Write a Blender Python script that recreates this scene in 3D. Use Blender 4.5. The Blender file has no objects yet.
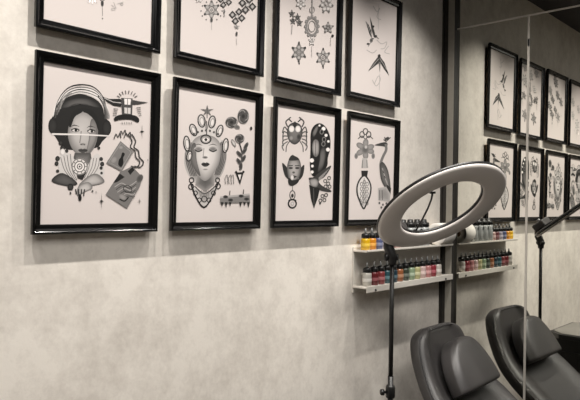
import bpy, bmesh, math, random
from mathutils import Vector, Matrix, Quaternion
from mathutils.geometry import tessellate_polygon
random.seed(7)
PI = math.pi
scene = bpy.context.scene
C = scene.collection
H = 1.55                      # camera height above the floor

# ------------------------------------------------------------------ camera
f_px, cam_x, cam_y = 625.165, 1.81015, -3.2862
yaw, pit, rol = 0.7431, 0.0055, 0.0146
sy, cy = math.sin(yaw), math.cos(yaw)
cp, sp = math.cos(pit), math.sin(pit)
Fv = Vector((-sy*cp, cy*cp, sp)); R0 = Vector((cy, sy, 0)); U0 = R0.cross(Fv)
Rv = math.cos(rol)*R0 + math.sin(rol)*U0
Uv = -math.sin(rol)*R0 + math.cos(rol)*U0
CAM = Vector((cam_x, cam_y, H))
cd = bpy.data.cameras.new('camera'); cam = bpy.data.objects.new('camera', cd); C.objects.link(cam)
M = Matrix(((Rv.x, Uv.x, -Fv.x, CAM.x), (Rv.y, Uv.y, -Fv.y, CAM.y), (Rv.z, Uv.z, -Fv.z, CAM.z), (0, 0, 0, 1)))
cam.matrix_world = M
cd.sensor_fit = 'HORIZONTAL'; cd.sensor_width = 36.0; cd.lens = 36.0*f_px/580.0
cd.clip_start = 0.05; cd.clip_end = 60
scene.camera = cam

def on_wall(u, v, x):
    """where the sight line of a measured photo point meets the plane x on the picture wall"""
    d = Fv + Rv*((u-290)/f_px) - Uv*((v-200)/f_px)
    return CAM + d*((x-CAM.x)/d.x)

# ------------------------------------------------------------------ materials
def s2l(c):
    c = c/255.0
    return c/12.92 if c <= 0.04045 else ((c+0.055)/1.055)**2.4
def rgb(r, g, b): return (s2l(r), s2l(g), s2l(b), 1)

def mat(name, col, rough=0.5, metal=0.0, spec=0.5, noise=0.0, nscale=20, bump=0.0, bscale=200, coat=0.0, trans=0.0):
    m = bpy.data.materials.new(name); m.use_nodes = True
    nt = m.node_tree; b = nt.nodes['Principled BSDF']
    b.inputs['Base Color'].default_value = col
    b.inputs['Roughness'].default_value = rough
    b.inputs['Metallic'].default_value = metal
    b.inputs['Specular IOR Level'].default_value = spec
    b.inputs['Coat Weight'].default_value = coat
    b.inputs['Transmission Weight'].default_value = trans
    tc = nt.nodes.new('ShaderNodeTexCoord')
    if noise > 0:
        n = nt.nodes.new('ShaderNodeTexNoise'); n.inputs['Scale'].default_value = nscale; n.inputs['Detail'].default_value = 5
        nt.links.new(tc.outputs['Object'], n.inputs['Vector'])
        r = nt.nodes.new('ShaderNodeMapRange'); r.inputs[1].default_value = .3; r.inputs[2].default_value = .7
        r.inputs[3].default_value = 1-noise; r.inputs[4].default_value = 1+noise
        nt.links.new(n.outputs['Fac'], r.inputs[0])
        v = nt.nodes.new('ShaderNodeVectorMath'); v.operation = 'SCALE'
        v.inputs[0].default_value = col[:3]
        nt.links.new(r.outputs[0], v.inputs['Scale']); nt.links.new(v.outputs[0], b.inputs['Base Color'])
    if bump > 0:
        n2 = nt.nodes.new('ShaderNodeTexNoise'); n2.inputs['Scale'].default_value = bscale; n2.inputs['Detail'].default_value = 4
        nt.links.new(tc.outputs['Object'], n2.inputs['Vector'])
        bm_ = nt.nodes.new('ShaderNodeBump'); bm_.inputs['Strength'].default_value = bump; bm_.inputs['Distance'].default_value = .002
        nt.links.new(n2.outputs['Fac'], bm_.inputs['Height']); nt.links.new(bm_.outputs['Normal'], b.inputs['Normal'])
    return m

def plaster(name, c1, c2):
    m = bpy.data.materials.new(name); m.use_nodes = True
    nt = m.node_tree; b = nt.nodes['Principled BSDF']; b.inputs['Roughness'].default_value = .85
    b.inputs['Specular IOR Level'].default_value = .25
    tc = nt.nodes.new('ShaderNodeTexCoord')
    def nz(sc, det, rough=.6):
        n = nt.nodes.new('ShaderNodeTexNoise'); n.inputs['Scale'].default_value = sc
        n.inputs['Detail'].default_value = det; n.inputs['Roughness'].default_value = rough
        nt.links.new(tc.outputs['Object'], n.inputs['Vector']); return n
    a, d, g = nz(3.0, 8, .64), nz(14, 6, .65), nz(60, 3)
    def mth(op, x, y):
        q = nt.nodes.new('ShaderNodeMath'); q.operation = op
        for i, w in enumerate((x, y)):
            if isinstance(w, (int, float)): q.inputs[i].default_value = w
            else: nt.links.new(w, q.inputs[i])
        return q.outputs[0]
    s = mth('ADD', mth('ADD', mth('MULTIPLY', a.outputs['Fac'], .5), mth('MULTIPLY', d.outputs['Fac'], .35)), mth('MULTIPLY', g.outputs['Fac'], .15))
    r = nt.nodes.new('ShaderNodeValToRGB')
    r.color_ramp.elements[0].position = .36; r.color_ramp.elements[0].color = c2
    r.color_ramp.elements[1].position = .56; r.color_ramp.elements[1].color = c1
    nt.links.new(s, r.inputs[0]); nt.links.new(r.outputs[0], b.inputs['Base Color'])
    bp = nt.nodes.new('ShaderNodeBump'); bp.inputs['Strength'].default_value = .25; bp.inputs['Distance'].default_value = .004
    nt.links.new(mth('ADD', mth('MULTIPLY', d.outputs['Fac'], .6), mth('MULTIPLY', g.outputs['Fac'], .4)), bp.inputs['Height'])
    nt.links.new(bp.outputs['Normal'], b.inputs['Normal'])
    return m

def ink_mat():
    m = bpy.data.materials.new('printed_paper'); m.use_nodes = True
    nt = m.node_tree; b = nt.nodes['Principled BSDF']; b.inputs['Roughness'].default_value = .6
    b.inputs['Specular IOR Level'].default_value = .3
    a = nt.nodes.new('ShaderNodeAttribute'); a.attribute_name = 'Ink'
    nt.links.new(a.outputs['Color'], b.inputs['Base Color'])
    return m

MT = dict(
    plaster=plaster('grey_plaster', rgb(230, 224, 216), rgb(201, 194, 186)),
    plaster2=plaster('plain_plaster', rgb(205, 200, 190), rgb(185, 180, 172)),
    ceiling=mat('charcoal_ceiling', rgb(52, 50, 50), .8, noise=.1, nscale=5),
    floor=mat('floor_tile', rgb(110, 104, 98), .45, noise=.12, nscale=3),
    post=mat('black_metal_trim', rgb(58, 56, 54), .36, .6, noise=.08, nscale=30),
    frame=mat('black_lacquer', rgb(9, 9, 10), .18, 0, .32, noise=.1, nscale=60),
    mirror=mat('mirror_silver', (.88, .88, .82, 1), .0, 1.0, noise=.004, nscale=2),
    seam=mat('polished_seam', rgb(205, 200, 192), .35, .3, noise=.04, nscale=40),
    black=mat('black_plastic', rgb(20, 20, 21), .4, noise=.1, nscale=50),
    white=mat('white_acrylic', rgb(215, 210, 202), .4, noise=.02, nscale=20),
    diff=mat('milky_diffuser', rgb(218, 212, 208), .45, noise=.015, nscale=10),
    steel=mat('brushed_steel', rgb(150, 150, 150), .3, .9, noise=.05, nscale=80),
    leather=mat('grey_black_leather', rgb(62, 60, 60), .42, 0, .5, noise=.08, nscale=12, bump=.25, bscale=350),
    leather2=mat('charcoal_leather_side', rgb(44, 43, 44), .45, 0, .5, noise=.08, nscale=12, bump=.25, bscale=350),
    paper=mat('soft_tissue', rgb(238, 234, 228), .9, noise=.02, nscale=30),
    core=mat('cardboard_core', rgb(150, 128, 105), .9, noise=.06, nscale=30),
    grey=mat('grey_mat', rgb(112, 109, 104), .55, noise=.05, nscale=15),
    jar=mat('pale_grey_jar', rgb(165, 168, 168), .25, noise=.05, nscale=15),
    ink=ink_mat(),
)

# ------------------------------------------------------------------ mesh helpers
def link(name, bm, m, parent=None, smooth=False, bevel=0.0, loc=None):
    me = bpy.data.meshes.new(name); bmesh.ops.recalc_face_normals(bm, faces=bm.faces[:])
    bm.to_mesh(me); bm.free()
    for x in (m if isinstance(m, (list, tuple)) else [m]): me.materials.append(x)
    if smooth:
        for p in me.polygons: p.use_smooth = True
    o = bpy.data.objects.new(name, me); C.objects.link(o)
    if parent: o.parent = parent
    if loc is not None: o.location = loc
    if bevel:
        md = o.modifiers.new('bevel', 'BEVEL'); md.width = bevel; md.segments = 3; md.limit_method = 'ANGLE'
    return o
def thing(name, label, cat, loc=(0, 0, 0), rotz=0, group=None):
    o = bpy.data.objects.new(name, None); C.objects.link(o); o.location = loc; o.rotation_euler = (0, 0, rotz)
    o.empty_display_size = .05
    o['label'] = label; o['category'] = cat
    if group: o['group'] = group
    return o
def struct(name, bm, m, label, **k):
    o = link(name, bm, m, **k); o['kind'] = 'structure'; o['label'] = label; o['category'] = name.split('_')[0]; return o
def box(x0, x1, y0, y1, z0, z1, bm=None):
    bm = bm or bmesh.new()
    vs = [bm.verts.new((x, y, z)) for x in (x0, x1) for y in (y0, y1) for z in (z0, z1)]
    for q in ((0, 1, 3, 2), (4, 6, 7, 5), (0, 4, 5, 1), (2, 3, 7, 6), (0, 2, 6, 4), (1, 5, 7, 3)):
        bm.faces.new([vs[i] for i in q])
    return bm
def lathe(prof, axis_o, axis_d, bm=None, n=24, closed=False):
    """revolve (r, h) pairs about an axis"""
    bm = bm or bmesh.new(); d = Vector(axis_d).normalized(); o = Vector(axis_o)
    a = d.orthogonal().normalized(); b = d.cross(a)
    rings = []
    for r, h in prof:
        if r < 1e-6: rings.append([bm.verts.new(o+d*h)])
        else: rings.append([bm.verts.new(o+d*h+(a*math.cos(t)+b*math.sin(t))*r) for t in [2*PI*i/n for i in range(n)]])
    pairs = list(zip(rings, rings[1:]))
    if closed: pairs.append((rings[-1], rings[0]))
    for p, q in pairs:
        for i in range(n):
            j = (i+1) % n
            if len(p) == 1 and len(q) == 1: continue
            if len(p) == 1: bm.faces.new((p[0], q[i], q[j]))
            elif len(q) == 1: bm.faces.new((p[i], p[j], q[0]))
            else: bm.faces.new((p[i], p[j], q[j], q[i]))
    return bm
def tube(pts, r, bm=None, n=10, cyclic=False):
    bm = bm or bmesh.new(); pts = [Vector(p) for p in pts]; N = len(pts); rings = []; prev = None
    for i, p in enumerate(pts):
        if cyclic: t = (pts[(i+1) % N]-pts[i-1]).normalized()
        else: t = (pts[min(i+1, N-1)]-pts[max(i-1, 0)]).normalized()
        a = t.orthogonal().normalized() if prev is None else (prev - t*prev.dot(t)).normalized()
        prev = a; b = t.cross(a); rr = r[i] if isinstance(r, (list, tuple)) else r
        rings.append([bm.verts.new(p+(a*math.cos(q)+b*math.sin(q))*rr) for q in [2*PI*k/n for k in range(n)]])
    for i in range(N if cyclic else N-1):
        p, q = rings[i], rings[(i+1) % N]
        for k in range(n): bm.faces.new((p[k], p[(k+1) % n], q[(k+1) % n], q[k]))
    if not cyclic: bm.faces.new(rings[0]); bm.faces.new(rings[-1])
    return bm
def loft(secs, bm=None, caps=True):
    bm = bm or bmesh.new(); R_ = [[bm.verts.new(p) for p in s] for s in secs]; n = len(R_[0])
    for p, q in zip(R_, R_[1:]):
        for k in range(n): bm.faces.new((p[k], p[(k+1) % n], q[(k+1) % n], q[k]))
    if caps: bm.faces.new(R_[0]); bm.faces.new(R_[-1])
    return bm
def Z(z): return z+H

# ------------------------------------------------------------------ room shell
CEIL = 1.50
XR, YF = 4.6, -6.2
struct('wall_left', box(-.12, 0, YF-.12, .13, 0, Z(CEIL)), MT['plaster'], 'pale grey mottled plaster wall carrying the framed pictures')
struct('wall_back', box(0, XR, .008, .13, 0, Z(CEIL)), MT['plaster2'], 'wall behind the mirror panels')
struct('wall_right', box(XR, XR+.12, YF-.12, .13, 0, Z(CEIL)), MT['plaster2'], 'plain plaster wall opposite the pictures')
struct('wall_front', box(0, XR, YF-.12, YF, 0, Z(CEIL)), MT['plaster2'], 'plain plaster wall behind the viewer')
struct('floor', box(-.12, XR+.12, YF-.12, .13, -.1, 0), MT['floor'], 'grey tiled studio floor')
struct('ceiling', box(-.12, XR+.12, YF-.12, .13, Z(CEIL), Z(CEIL)+.1), MT['ceiling'], 'dark charcoal ceiling')
struct('baseboard_left', box(0, .012, YF, -.03, 0, .09), MT['post'], 'low black skirting along the picture wall', bevel=.002)

# black corner trim: an upright with a narrow grooved face, between wall and mirror
bm = bmesh.new()
prof = [(0, -.032), (.012, -.032), (.014, -.026), (.034, -.026), (.036, -.030), (.074, -.030), (.078, -.026), (.078, .0075), (0, .0075)]
loft([[(x, y, z) for x, y in prof] for z in (0, Z(CEIL))], bm)
struct('trim_1', bm, MT['post'], 'black metal corner upright between plaster wall and mirror')

struct('trim_4', box(.040, .0785, -.0345, -.0305, 0, Z(CEIL)), mat('grey_edge_strip', rgb(150, 146, 138), .45, .2, noise=.06, nscale=30), 'grey metal edge strip beside the black corner upright', bevel=.001)

# ------------------------------------------------------------------ mirror wall
SEAMZ = Z(1.015)
def mirror_panel(label, x0, x1, z0, z1, rotz=0.0, rotx=0.0):
    xc = (x0+x1)/2; w = (x1-x0)/2
    t = thing('wall_mirror', label, 'mirror', (xc, 0, z0), 0, 'wall mirror sheets')
    t.rotation_euler = (rotx, 0, rotz)
    o = link('mirror_glass', box(-w, w, 0, .005, 0, z1-z0), MT['mirror'], t)
    return t
SX0, SX1 = .4865, .4995
pa = mirror_panel('tall mirror sheet next to the black corner upright, left of the vertical joint', .078, SX0, .02, SEAMZ-.004)
pb = mirror_panel('tall mirror sheet right of the vertical joint, showing the dark ceiling', SX1, 1.9, .02, SEAMZ-.004, rotz=math.radians(0.0))
pc = mirror_panel('upper mirror strip above the pale horizontal joint', .078, 1.9, SEAMZ+.006, Z(CEIL)-.003, rotx=math.radians(0.0))
for ch, px, zz in ((pa, .2, .0), (pa, .2, 0)): pass
struct('trim_2', box(SX0+.0005, SX1-.0005, -.0025, .006, .02, SEAMZ-.004), MT['seam'], 'pale polished vertical joint between the mirror panels', bevel=.001)
struct('trim_3', box(.078, 1.9, -.0025, .006, SEAMZ-.0035, SEAMZ+.0055), MT['seam'], 'pale polished horizontal joint along the mirror top', bevel=.001)
# little black mirror clips on the vertical joint
bm = box(-.0045, .0045, -.006, -.0027, -.019, .019)
lathe([(0, -.0075), (.003, -.0075), (.0035, -.006)], (0, 0, 0), (0, 1, 0), bm, 12)
o = link('mirror_clip', bm, MT['black'], None, bevel=.001, loc=(.4945, 0, Z(.872)))
o['label'] = 'small black mirror clip high on the vertical joint'; o['category'] = 'clip'

# ------------------------------------------------------------------ picture drawing kit (flat print on each sheet)
INK, PAPER = 22, (214, 205, 202)
class Art:
    def __init__(s, xp, root):
        s.xp, s.root, s.bm, s.n = xp, root, bmesh.new(), 0
        s.cl = s.bm.loops.layers.float_color.new('Ink')
    def P(s, u, v, off):
        p = on_wall(u, v, s.xp); return Vector((s.xp+off, p.y, p.z))-s.root
    def col(s, c):
        if isinstance(c, (int, float)): c = (c*1.0, c*.975, c*.965)
        return rgb(*c)
    def off(s): s.n += 1; return .00025+s.n*.000012
    def face(s, vs, cs):
        try: f = s.bm.faces.new(vs)
        except ValueError: return
        for l, c in zip(f.loops, cs): l[s.cl] = c
    def rect(s, y0, y1, z0, z1, c):
        vs = [s.bm.verts.new((s.xp-s.root.x, y, z)) for y, z in ((y0, z0), (y1, z0), (y1, z1), (y0, z1))]
        s.face(vs, [s.col(c)]*4)
    def smooth(s, pts, k=4, cyc=True):
        n = len(pts); out = []
        for i in range(n if cyc else n-1):
            p0, p1, p2, p3 = ((pts[(i+j) % n] if cyc else pts[min(max(i+j, 0), n-1)]) for j in (-1, 0, 1, 2))
            for t in [q/k for q in range(k)]:
                out.append(tuple(.5*((2*p1[m])+(-p0[m]+p2[m])*t+(2*p0[m]-5*p1[m]+4*p2[m]-p3[m])*t*t+(-p0[m]+3*p1[m]-3*p2[m]+p3[m])*t**3) for m in (0, 1)))
        if not cyc: out.append(pts[-1])
        return out
    def poly(s, pts, c, sm=False):
        if sm: pts = s.smooth(pts)
        o = s.off(); V3 = [Vector((u, v, 0)) for u, v in pts]; cc = s.col(c)
        vs = [s.bm.verts.new(s.P(u, v, o)) for u, v in pts]
        for t in tessellate_polygon([V3]): s.face([vs[i] for i in t], [cc]*3)
    def fan(s, pts, c0, c1, ctr=None, mid=.55):
        """radially shaded patch: c0 inside, c1 at the rim"""
        o = s.off(); n = len(pts)
        if ctr is None: ctr = (sum(p[0] for p in pts)/n, sum(p[1] for p in pts)/n)
        a, b = s.col(c0), s.col(c1)
        m_ = tuple(x*.5+y*.5 for x, y in zip(a, b))
        cv = s.bm.verts.new(s.P(*ctr, o))
        mv = [s.bm.verts.new(s.P(ctr[0]+(p[0]-ctr[0])*mid, ctr[1]+(p[1]-ctr[1])*mid, o)) for p in pts]
        ov = [s.bm.verts.new(s.P(*p, o)) for p in pts]
        am = tuple(x*.75+y*.25 for x, y in zip(a, b))
        for i in range(n):
            j = (i+1) % n
            s.face([cv, mv[i], mv[j]], [a, am, am]); s.face([mv[i], ov[i], ov[j], mv[j]], [am, b, b, am])
    def epts(s, x, y, rx, ry, rot=0, n=20, a0=0, a1=2*PI):
        cr, sr = math.cos(rot), math.sin(rot); full = abs(a1-a0-2*PI) < 1e-6
        return [(x+rx*math.cos(t)*cr-ry*math.sin(t)*sr, y+rx*math.cos(t)*sr+ry*math.sin(t)*cr)
                for t in [a0+(a1-a0)*i/(n if full else n-1) for i in range(n)]]
    def ell(s, x, y, rx, ry, c0, c1=None, rot=0, n=18):
        s.fan(s.epts(x, y, rx, ry, rot, n), c0, c0 if c1 is None else c1)
    def line(s, pts, w, c, sm=False, cyc=False, taper=False):
        if sm: pts = s.smooth(pts, 5, cyc)
        n = len(pts); o = s.off(); cc = s.col(c); L, Rr = [], []
        for i, p in enumerate(pts):
            q0 = pts[i-1] if cyc else pts[max(i-1, 0)]; q1 = pts[(i+1) % n] if cyc else pts[min(i+1, n-1)]
            dx, dy = q1[0]-q0[0], q1[1]-q0[1]; l = math.hypot(dx, dy) or 1
            ww = w*.5*((1-abs(2*i/(n-1)-1))*.85+.15 if taper else 1)
            L.append(s.bm.verts.new(s.P(p[0]-dy/l*ww, p[1]+dx/l*ww, o))); Rr.append(s.bm.verts.new(s.P(p[0]+dy/l*ww, p[1]-dx/l*ww, o)))
        for i in range(n if cyc else n-1):
            j = (i+1) % n; s.face([L[i], L[j], Rr[j], Rr[i]], [cc]*4)
    def ring(s, x, y, rx, ry, w, c, rot=0, a0=0, a1=2*PI, n=22):
        full = abs(a1-a0-2*PI) < 1e-6
        s.line(s.epts(x, y, rx, ry, rot, n, a0, a1), w, c, cyc=full)
    def star(s, x, y, rx, ry, c, k=4, inner=.16, rot=0):
        pts = []
        for i in range(2*k):
            t = rot+PI*i/k-PI/2; q = 1 if i % 2 == 0 else inner
            pts.append((x+rx*q*math.cos(t), y+ry*q*math.sin(t)))
        s.poly(pts, c)
    def petals(s, x, y, r, k, c0, c1, pw=.3, sq=1.0, rot=0):
        for i in range(k):
            t = rot+2*PI*i/k
            s.ell(x+sq*r*.6*math.cos(t), y+r*.6*math.sin(t), r*.42, r*pw, c0, c1, rot=t, n=10)
    def mandala(s, x, y, rx, ry, c=60, k=6):
        c = c+34
        for i in range(k):
            t = 2*PI*i/k-PI/2
            s.ell(x+rx*.62*math.cos(t), y+ry*.62*math.sin(t), rx*.34, ry*.24, c+75, c, rot=t, n=10)
            s.ell(x+rx*.95*math.cos(t), y+ry*.95*math.sin(t), rx*.15, ry*.15, c-30, c-30, n=8)
            t2 = t+PI/k
            s.ell(x+rx*.55*math.cos(t2), y+ry*.55*math.sin(t2), rx*.13, ry*.13, c+10, c+10, n=8)
        s.ring(x, y, rx*.33, ry*.33, .7, c)
        s.ell(x, y, rx*.2, ry*.2, c+60, c, n=10)
    def build(s, parent):
        me = bpy.data.meshes.new('print'); s.bm.to_mesh(me); s.bm.free(); me.materials.append(MT['ink'])
        o = bpy.data.objects.new('print', me); C.objects.link(o); o.parent = parent; return o

def art_lady(a):
    # broad pale veil bands over dark hair
    a.poly([(51, 118), (50, 131), (54, 136), (62, 147), (72, 150), (95, 148), (102, 141), (108, 134), (109, 123), (104, 117), (102, 108), (97, 101), (88, 96), (78, 94), (67, 97), (60, 103), (56, 111)], 34, True)
    a.fan(a.smooth([(60, 107), (66, 101), (78, 98), (91, 100), (99, 107), (94, 107), (84, 104), (74, 104), (65, 108)]), 96, 40)
    a.poly([(52, 117), (54, 106), (60, 96), (69, 89.5), (80, 86.5), (92, 88.5), (101, 96), (106.6, 108), (107, 118), (103.6, 110), (98.4, 101.4), (89, 95.4), (78, 93.6), (67, 96.4), (59.6, 102.6), (55.6, 110)], 222, True)
    for k, (w, c) in enumerate(((1.6, 40), (1.3, 90), (1.2, 50), (1.2, 120))):
        d = k*2.6
        a.line([(53+d*.5, 116-d*.2), (57+d*.5, 101+d*.5), (66, 89+d), (78, 85+d*.9), (92, 87+d), (102, 97+d*.6), (106-d*.3, 110)], w, c, True, taper=True)
    for i in range(5):
        a.line([(97+i*2, 96+i*2.6), (103+i*1.3, 107+i*2), (104+i, 119)], 1.1, 60+i*22, True)
        a.line([(53+i*1.6, 121-i*3), (56+i*1.8, 106-i*2.4), (63+i*2, 97-i)], .9, 50+i*25, True)
    for q in ((52, 126), (106, 128)): a.ell(q[0], q[1], 4.5, 8, 52, 26)
    # face
    a.fan(a.smooth([(69, 121), (72, 113), (82, 109), (93, 113), (97, 122), (97, 135), (94, 147), (88, 155), (82, 158), (76, 154), (70, 146), (67, 134)]), 196, 118, ctr=(80, 130))
    a.fan(a.smooth([(90, 120), (96, 122), (96, 138), (91, 150), (85, 156), (88, 140)]), 150, 96)
    a.poly([(68, 124), (72, 112), (81, 108), (81.5, 112), (74, 117), (70, 127)], 30, True)
    a.poly([(82, 108), (92, 111), (98, 122), (98, 132), (94, 121), (87, 114), (82.5, 112)], 30, True)
    for x, yy in ((74.5, 130.2), (90.5, 131.2)):
        a.ell(x, yy, 4.4, 2.1, 90, 130); a.ell(x, yy+.2, 3, 1.2, 215); a.ell(x+.6, yy+.1, 1.35, 1.3, 20)
        a.line([(x-4, yy-.2), (x, yy-1.7), (x+4, yy+.1)], .9, 22, True)
        a.line([(x-4.6, yy-3.2), (x-1, yy-5), (x+4, yy-3.6)], 1.0, 48, True, taper=True)
    a.line([(80.5, 131), (79.6, 139), (79, 143)], 1.2, 138, True)
    a.ell(82, 144.2, 3.2, 1.3, 120, 168); a.ell(80.5, 144.6, .8, .5, 50); a.ell(83.7, 144.8, .8, .5, 50)
    a.poly([(77.5, 150), (80.5, 148.6), (82, 149.2), (84, 148.6), (87, 150.2), (84, 152.6), (80.5, 152.6)], 72, True)
    a.line([(78, 150.2), (82, 150.4), (87, 150.3)], .5, 30)
    a.line([(79, 154.4), (82, 155), (85, 154.4)], .8, 120)
    a.poly([(51, 133.2), (82, 133.8), (109, 135.4), (109, 136.6), (82, 135.4), (51, 134.9)], 226)
    # neck, collar, hands
    a.fan([(74, 153), (90, 153), (93, 172), (70, 172)], 120, 70)
    a.poly([(58, 158), (66, 152), (74, 160), (76, 178), (70, 184), (60, 175)], 205, True)
    a.poly([(90, 160), (98, 154), (104, 172), (96, 182), (84, 178)], 205, True)
    for i in range(4):
        a.line([(60+i*3.2, 157-i), (64+i*2.6, 170), (72+i*1.5, 180)], .7, 110, True); a.line([(99-i*3, 158), (97-i*3, 168), (90-i*2, 178)], .7, 120, True)
    a.fan(a.smooth([(51, 181), (60, 173), (70, 177), (77, 184), (66, 186)]), 92, 40)
    a.fan(a.smooth([(104, 182), (97, 174), (88, 176), (78, 186), (90, 186)]), 190, 96)
    a.fan(a.smooth([(78, 186), (88, 182), (92, 188), (84, 192), (77, 196)]), 200, 110)
    a.poly([(76, 172), (86, 172), (82, 180), (77, 178)], 42)
    for x, y, r in ((57, 158.5, 2.3), (56, 163.5, 2.0), (57, 171, 1.5), (62, 148, 2.6), (60, 143, 2.2), (100.5, 159, 1.8), (101.5, 164, 2.1), (100.5, 168, 1.6), (101, 173, 1.3), (70, 187, 3.1), (66, 151, 1.7), (98, 148, 1.5)):
        a.ell(x, y, r, r*1.1, 60, 18)
    a.ell(62, 152, 2.6, 3.4, 235, 190)
    a.ell(79, 166.5, 8.2, 8.6, 232, 214); a.ring(79, 166.5, 7.6, 8, .9, 100); a.ring(79, 166.5, 5, 5.3, .9, 80); a.ring(79, 166.5, 2.4, 2.6, .9, 60); a.ell(79, 166.5, 1, 1, 40)
    for i in range(10): a.ell(79+6.3*math.cos(i*.628), 166.5+6.6*math.sin(i*.628), .7, .7, 120, n=8)
    for i in range(4): a.line([(75+i*3, 189), (76+i*2.4, 194+(i % 2)*2)], 1.2, 50)
    a.ell(79.5, 197.5, 1.7, 3.6, 24); a.ell(70, 193, 1, 1.2, 70); a.ell(92, 191, .9, 1.1, 80)
    # winged lantern emblem
    a.poly([(101, 96.6), (108, 99), (119, 99), (121, 101), (120, 107), (112, 105.5), (106, 102)], 34)
    a.line([(103, 98), (112, 102.2), (120, 103)], .8, 190)
    a.poly([(131, 100), (139, 101.6), (147, 102.4), (139, 104.2), (131, 105)], 62)
    a.poly([(120, 98), (131.5, 98.6), (131, 116), (121, 115)], 70); a.poly([(123, 98.8), (129.8, 99.2), (129.2, 105), (123.4, 104.6)], 230); a.poly([(123.2, 107.6), (129.4, 108), (129.4, 114), (123.4, 113.4)], 205)
    a.line([(126.4, 99), (126.4, 114)], .6, 90)
    a.poly([(113, 118.2), (118, 115), (126, 114.6), (134, 115.6), (138, 119), (137, 122.6), (131, 120), (125, 119.4), (118, 120), (114, 121)], 26, True)
    for i in range(8):
        t = -PI*.87+i*PI*.105; a.line([(126+8*math.cos(t), 100+6*math.sin(t)), (126+11*math.cos(t), 99.5+9*math.sin(t))], .75, 80)
    for i in range(5):
        a.line([(135+i*.6, 108+i*1.9), (139.5+i*.2, 107.2+i*2)], .6, 110); a.line([(117-i*.4, 109+i*1.6), (112.5-i*.2, 108.4+i*1.8)], .6, 120)
        a.line([(121+i*2.3, 122), (121.5+i*2.2, 124.4)], .6, 130)
    a.star(141, 131.5, 2.4, 7.5, 60)
    # flame squiggles, chain ribbon
    for dx, dy in ((113, 134), (118, 131), (123, 133)):
        a.line([(dx, dy+5), (dx+2, dy), (dx+4, dy+3), (dx+6, dy-1), (dx+7, dy+4)], .9, 70, True)
    for k in (0, 3.6):
        a.line([(127+k, 134), (131+k, 141), (129.6+k, 147), (134+k, 151), (135+k, 157), (139+k, 162), (136+k, 167), (130+k, 166)], 1.2, 62, True)
    # two tilted cards
    a.poly([(119.5, 141), (132.5, 152), (121, 171.5), (105.5, 163)], 122); a.line([(120, 143.2), (130.2, 152.2), (120.5, 169), (107.8, 162)], .6, 158, cyc=True)
    a.poly([(121.5, 152.5), (124, 154), (122.4, 158), (122.6, 163), (120.6, 167), (117.6, 165), (118, 160), (120, 157)], 24, True)
    a.ell(113, 160, 3, 4, 150, 122, rot=.6); a.ell(120, 147.5, 2.4, 1.8, 155, 124)
    a.poly([(119.5, 172), (131.5, 166.2), (142, 177.5), (139, 187), (126.5, 208.5), (105, 194.5)], 118)
    a.poly([(112.5, 183), (119, 173.5), (124, 177), (116.5, 182)], 32)
    a.poly([(127, 171), (132, 166.6), (133.6, 170), (129.4, 175)], 30)
    for i in range(6):
        a.line([(114+i*1.4, 187+i*2.6), (121+i*1.2, 183+i*2.6), (128+i, 186+i*2.2), (136-i*.4, 181+i*3)], .75, 64 if i % 2 else 170, True)
    a.ell(139, 178.5, 3, 4.5, 70, 104, rot=.5); a.ell(122, 197, 5, 3, 150, 110, rot=.5); a.line([(119, 199), (124, 201), (128, 197)], 1.3, 35, True)
    a.ring(127, 189, 4.4, 3.4, .8, 50, rot=.5)
    a.star(101, 201, 2.2, 9, 40); a.star(139, 201, 1.8, 3.2, 80); a.star(95.5, 192, 1.2, 2, 90); a.ell(147, 160, .5, .6, 90)

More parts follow.
